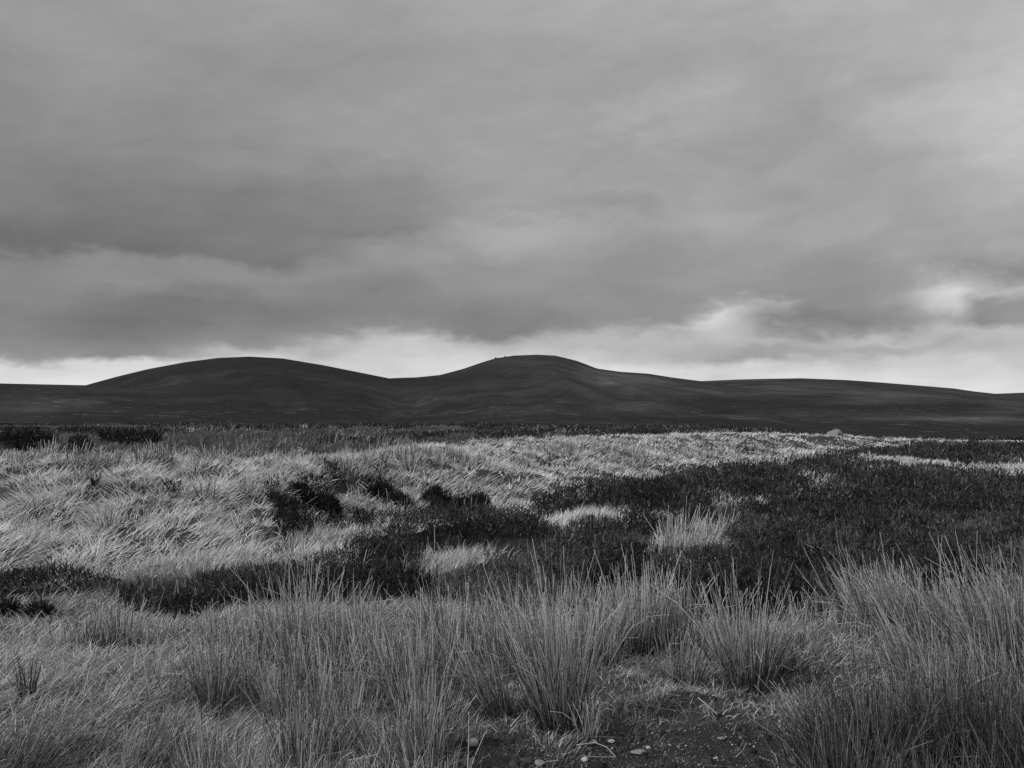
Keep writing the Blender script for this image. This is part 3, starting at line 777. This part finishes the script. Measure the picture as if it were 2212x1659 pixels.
# ------------------------------------------------------------------ lone heather bushes on the bank
def bush(px, py, rx, h, lab, seed, n=1500):
    x, y = ground_at(px, py + 8); rg = np.random.default_rng(seed); g = float(height(x, y))
    u = rg.random(n); a = rg.uniform(0, 2 * np.pi, n); q = np.sqrt(u)
    lump = 1 + .28 * np.sin(a * 3 + seed) + .15 * np.sin(a * 5 + 2 * seed)
    ox, oy = q * np.sin(a) * rx * lump, q * np.cos(a) * rx * lump
    zt = h * np.sqrt(np.clip(1 - q ** 2, 0, 1)) * (.75 + .35 * vnoise(ox * 6 + seed, oy * 6, seed)) * rg.uniform(.35, 1, n)
    gz_ = height(x + ox, y + oy)
    base = np.stack([x + ox, y + oy, gz_ + zt - .03], -1)
    phi = np.arctan2(ox, oy) + rg.normal(0, .7, n); th = q * .9 + rg.normal(0, .3, n); d = math.hypot(x, y)
    V, Q, T = strips(base, phi, th, rg.uniform(-.3, .3, n), rg.uniform(.06, .15, n), np.full(n, max(.007, d * .0009)), np.clip(.030 * np.exp(rg.normal(0, .45, n)), .01, .12), 2, .4, rg=rg)
    o = mesh_obj('heather_bush', V, Q, M_heath, T, False, loc=(x, y, g))
    tag(o, lab, 'heather bush', 'lone heather bushes on the grassy bank')
    # woody stem fork below the leaves
    m_ = 7; bb = np.tile([[x, y, g - .03]], (m_, 1)); ph = np.linspace(0, 5.6, m_)
    V, Q, T = stems(bb, ph, np.full(m_, .5), np.full(m_, .2), np.full(m_, h * .7), np.full(m_, .014), np.full(m_, .05), np.full(m_, .05), 2)
    s = mesh_obj('stem', V - np.array([x, y, g]), Q, M_heath, T, True, parent=o)
    return o


bush(822, 1072, .24, .30, 'round dark heather bush high on the grassy bank, right of the dark gully', 1)
bush(862, 1092, .18, .26, 'small dark heather bush just below and right of the round one on the bank', 2)
bush(946, 1092, .22, .34, 'tall ragged dark heather bush low on the bank, left of two small round ones', 3)
bush(955, 1110, .20, .24, 'low dark heather bush at the foot of the tall ragged one', 4)
bush(996, 1096, .14, .20, 'smallest round dark heather bush at the foot of the bank', 5)
bush(1036, 1094, .16, .26, 'dark heather bush, rightmost of the little row along the foot of the bank', 6)
bush(655, 1072, .16, .20, 'dark heather bush at the top of the gully in the grassy bank', 7, 1800)
bush(706, 1100, .16, .22, 'dark heather bush on the right side of the gully in the bank', 8, 1800)
bush(12, 1322, .07, .09, 'tiny dark heather sprig at the far left in the pale near grass', 9, 500)
bush(86, 1326, .07, .09, 'tiny dark heather sprig in the pale grass right of the far left one', 10, 500)


# ------------------------------------------------------------------ stones
def rock_mesh(name, mat, rx, ry, rz_, loc, seed, sub=3, rough=.22, flat=.0, parent=None, ang=0):
    import bmesh
    bm = bmesh.new(); bmesh.ops.create_icosphere(bm, subdivisions=sub, radius=1)
    rg = np.random.default_rng(seed); cuts = [(Vector(rg.normal(0, 1, 3)).normalized(), rg.uniform(.62, .9)) for _ in range(9)]
    for v in bm.verts:
        p = v.co.copy()
        for nn, dd in cuts:
            e = p.dot(nn) - dd
            if e > 0: p -= nn * e * .85
        k2 = 1 + rough * .5 * float(fbm(np.array(p.x * 2 + seed), np.array(p.y * 2 + p.z * 3), 1, 3, seed))
        p *= k2
        if p.z < -.35: p.z = -.35
        v.co = Vector((p.x * rx, p.y * ry, p.z * rz_))
    for f in bm.faces: f.smooth = False
    me = bpy.data.meshes.new(name); bm.to_mesh(me); bm.free(); me.materials.append(mat)
    o = bpy.data.objects.new(name, me); col.objects.link(o); o.location = loc; o.rotation_euler.z = ang
    if parent: o.parent = parent
    return o


bx, by = 19.35, 60.4; bz = float(height(bx, by))
b = rock_mesh('boulder', M_stone, .56, .50, .52, (bx, by, bz + .12), 4, 4, .25)
tag(b, 'rounded pale boulder with a ledge at its left, on the crest of the grassy bank', 'boulder')
rock_mesh('ledge', M_stone, .38, .34, .16, (-.42, -.28, .0), 8, 3, .3, parent=b)
for px, w_, h_, lab in [(1071, 2.0, 1.7, 'tiny dark rock, left of the pair on the summit of the middle hill'), (1091, 1.4, 1.1, 'tiny dark rock, right of the pair on the summit of the middle hill')]:
    d = pixdir(px, 772); a = math.atan2(d[0], d[1]); rr = 1640.0
    x, y = rr * math.sin(a), rr * math.cos(a)
    o = rock_mesh('rock_outcrop', M_tor, w_, w_ * .8, h_, (x, y, float(height(x, y)) + .4), int(px), 2, .4)
    tag(o, lab, 'rock', 'rocks on the hill summit')

for px, py, s_, zs, lab, mt in [
    (1019, 1610, .034, .8, 'round pale stone in the short turf left of the bare ground', M_quartz),
    (1283, 1606, .016, .7, 'small white pebble, left of a pair at the top edge of the bare ground', M_quartz),
    (1320, 1604, .015, .7, 'small white pebble, right of a pair at the top edge of the bare ground', M_quartz),
    (1380, 1628, .034, .35, 'flat grey stone lying in the bare pebbly ground', M_stone),
    (1262, 1645, .018, .8, 'white pebble under the bent dead stalk', M_quartz),
    (1400, 1618, .012, .7, 'white pebble just right of the flat grey stone', M_quartz),
    (1166, 1652, .026, .5, 'grey stone in the turf at the bottom left of the bare ground', M_stone),
    (1558, 1598, .022, .4, 'half buried pale stone in the turf above the bare ground', M_stone),
    (2046, 1488 + 60, .04, .6, 'pale stone glimpsed between dark rush stems at right', M_quartz),
    (696, 1166, .07, .5, 'white stone at the foot of the bank between heather and pale grass', M_quartz)]:
    x, y = ground_at(px, py)
    o = rock_mesh('stone' if s_ > .02 else 'pebble', mt, s_ * 1.25, s_, s_ * zs, (x, y, float(height(x, y)) + s_ * zs * .3 + .004), int(px * 7) % 1000, 2, .25, ang=px % 3)
    tag(o, lab, 'stone' if s_ > .02 else 'pebble')

# pebbles of the bare ground
pp = Pile(); n = 3200
x, y = scatter(n * 8, 3.3, 6.2, 0.0, .33); k_ = classes(x, y)['bare']; x, y = x[k_][:n], y[k_][:n]; n = len(x)
s_ = np.exp(rng.normal(-5.6, .5, n)); oc = np.array([(1, 0, 0), (0, 1, 0), (-1, 0, 0), (0, -1, 0), (0, 0, .7), (0, 0, -.5)], float)
tri = np.array([(0, 1, 4), (1, 2, 4), (2, 3, 4), (3, 0, 4), (1, 0, 5), (2, 1, 5), (3, 2, 5), (0, 3, 5)])
ra = rng.uniform(0, 3, n); ca, sa = np.cos(ra), np.sin(ra)
vv = oc[None] * s_[:, None, None] * rng.uniform(.6, 1.2, (n, 6, 1))
vx = vv[..., 0] * ca[:, None] - vv[..., 1] * sa[:, None]; vy = vv[..., 0] * sa[:, None] + vv[..., 1] * ca[:, None]
V = np.stack([vx + x[:, None], vy + y[:, None], vv[..., 2] + height(x, y)[:, None] + .003], -1).reshape(-1, 3)
T = np.repeat(np.where(rng.random(n) < .10, rng.uniform(.4, .7, n), rng.uniform(.05, .2, n)), 6)
Q = (np.arange(n)[:, None, None] * 6 + tri[None]).reshape(-1, 3)
o = mesh_obj('gravel', V, Q, leaf_mat('gravel_stone', .2, 0, .8, .3), T); tag(o, kind='stuff')


# crumbs of peat and moss lumps round the bare ground
n = 1500; x, y = scatter(n * 7, 3.4, 7.0, -.05, .36); c = classes(x, y); k_ = c['bare'] | (c['near'] & (fbm(x, y, .35, 2, 88) > .30)); x, y = x[k_][:n], y[k_][:n]; n = len(x)
s_ = np.exp(rng.normal(-4.8, .5, n)); ra = rng.uniform(0, 3, n); ca, sa = np.cos(ra), np.sin(ra)
import itertools
ang = [(a_ * 1.0472, e_) for e_ in (-.2, .55) for a_ in range(6)]
dome_v = np.array([(math.cos(a_) * math.cos(e_), math.sin(a_) * math.cos(e_), math.sin(e_)) for a_, e_ in ang] + [(0, 0, .9)])
fc = [(i_, (i_ + 1) % 6, 6 + (i_ + 1) % 6) for i_ in range(6)] + [(i_, 6 + (i_ + 1) % 6, 6 + i_) for i_ in range(6)] + [(6 + i_, 6 + (i_ + 1) % 6, 12) for i_ in range(6)]
vv = dome_v[None] * s_[:, None, None] * rng.uniform(.6, 1.35, (n, 13, 1)); vv[..., 2] *= .65
V = np.stack([vv[..., 0] * ca[:, None] - vv[..., 1] * sa[:, None] + x[:, None], vv[..., 0] * sa[:, None] + vv[..., 1] * ca[:, None] + y[:, None], vv[..., 2] + height(x, y)[:, None]], -1).reshape(-1, 3)
Q = (np.arange(n)[:, None, None] * 13 + np.array(fc)[None]).reshape(-1, 3)
o = mesh_obj('peat_crumbs', V, Q, M_ground, np.repeat(rng.uniform(.02, .07, n), 13)); tag(o, kind='stuff')


# dead stalks lying on the ground
def stalk(pts, wdt, lab, tone=.42):
    P = []
    for px, py, h_ in pts:
        x, y = ground_at(px, py); P.append(Vector((x, y, float(height(x, y)) + h_)))
    V = []; Q = []
    for i, p in enumerate(P):
        t_ = (P[min(i + 1, len(P) - 1)] - P[max(i - 1, 0)]).normalized(); e = t_.cross(Vector((0, 0, 1))).normalized(); f_ = t_.cross(e)
        k2 = wdt * (1 - .5 * i / len(P))
        for j in range(5): V.append(p + (e * math.cos(1.2566 * j) + f_ * math.sin(1.2566 * j)) * k2)
        if i:
            for j in range(5): Q.append((5 * i - 5 + j, 5 * i - 5 + (j + 1) % 5, 5 * i + (j + 1) % 5, 5 * i + j))
    V = np.array([tuple(v) for v in V])
    o = mesh_obj('dead_stalk', V, Q, M_rush, np.full(len(V), tone), True, loc=tuple(P[0]))
    tag(o, lab, 'dead stalk', 'dead stalks lying on the ground')


stalk([(1245, 1614, .01), (1285, 1618, .03), (1310, 1627, .03), (1330, 1639, .01)], .0032, 'bent pale dead stalk arching over the left of the bare ground')
stalk([(1262, 1637, .006), (1300, 1639, .008), (1330, 1640, .01)], .0026, 'straight pale dead stalk lying under the bent one')
stalk([(1296, 1546, .02), (1312, 1542, .03), (1328, 1544, .02)], .0045, 'short thick whitish stalk lying behind the small rush tuft', .6)
stalk([(1226, 1566, .0), (1227, 1558, .03), (1228, 1550, .05)], .004, 'short white stalk stub standing below the big rush clump', .6)
stalk([(1722, 1629, .01), (1745, 1624, .02), (1768, 1618, .03)], .004, 'stout pale stalk lying right of the bare ground', .45)
stalk([(1508, 1528, .05), (1528, 1540, .04), (1550, 1552, .02)], .0035, 'pale stalk fallen slantwise below the tall pale-tipped rush clump')
stalk([(1590, 1640, .01), (1606, 1628, .02), (1612, 1614, .02)], .003, 'thin pale stalk lying upward across the bare ground at right')
stalk([(1640, 1640, .01), (1655, 1645, .01), (1672, 1650, .01)], .003, 'short pale stalk at the bottom right of the bare ground')
stalk([(1205, 1648, .01), (1180, 1655, .02), (1150, 1668, .01)], .0035, 'pale stalk lying at the bottom left of the bare ground')
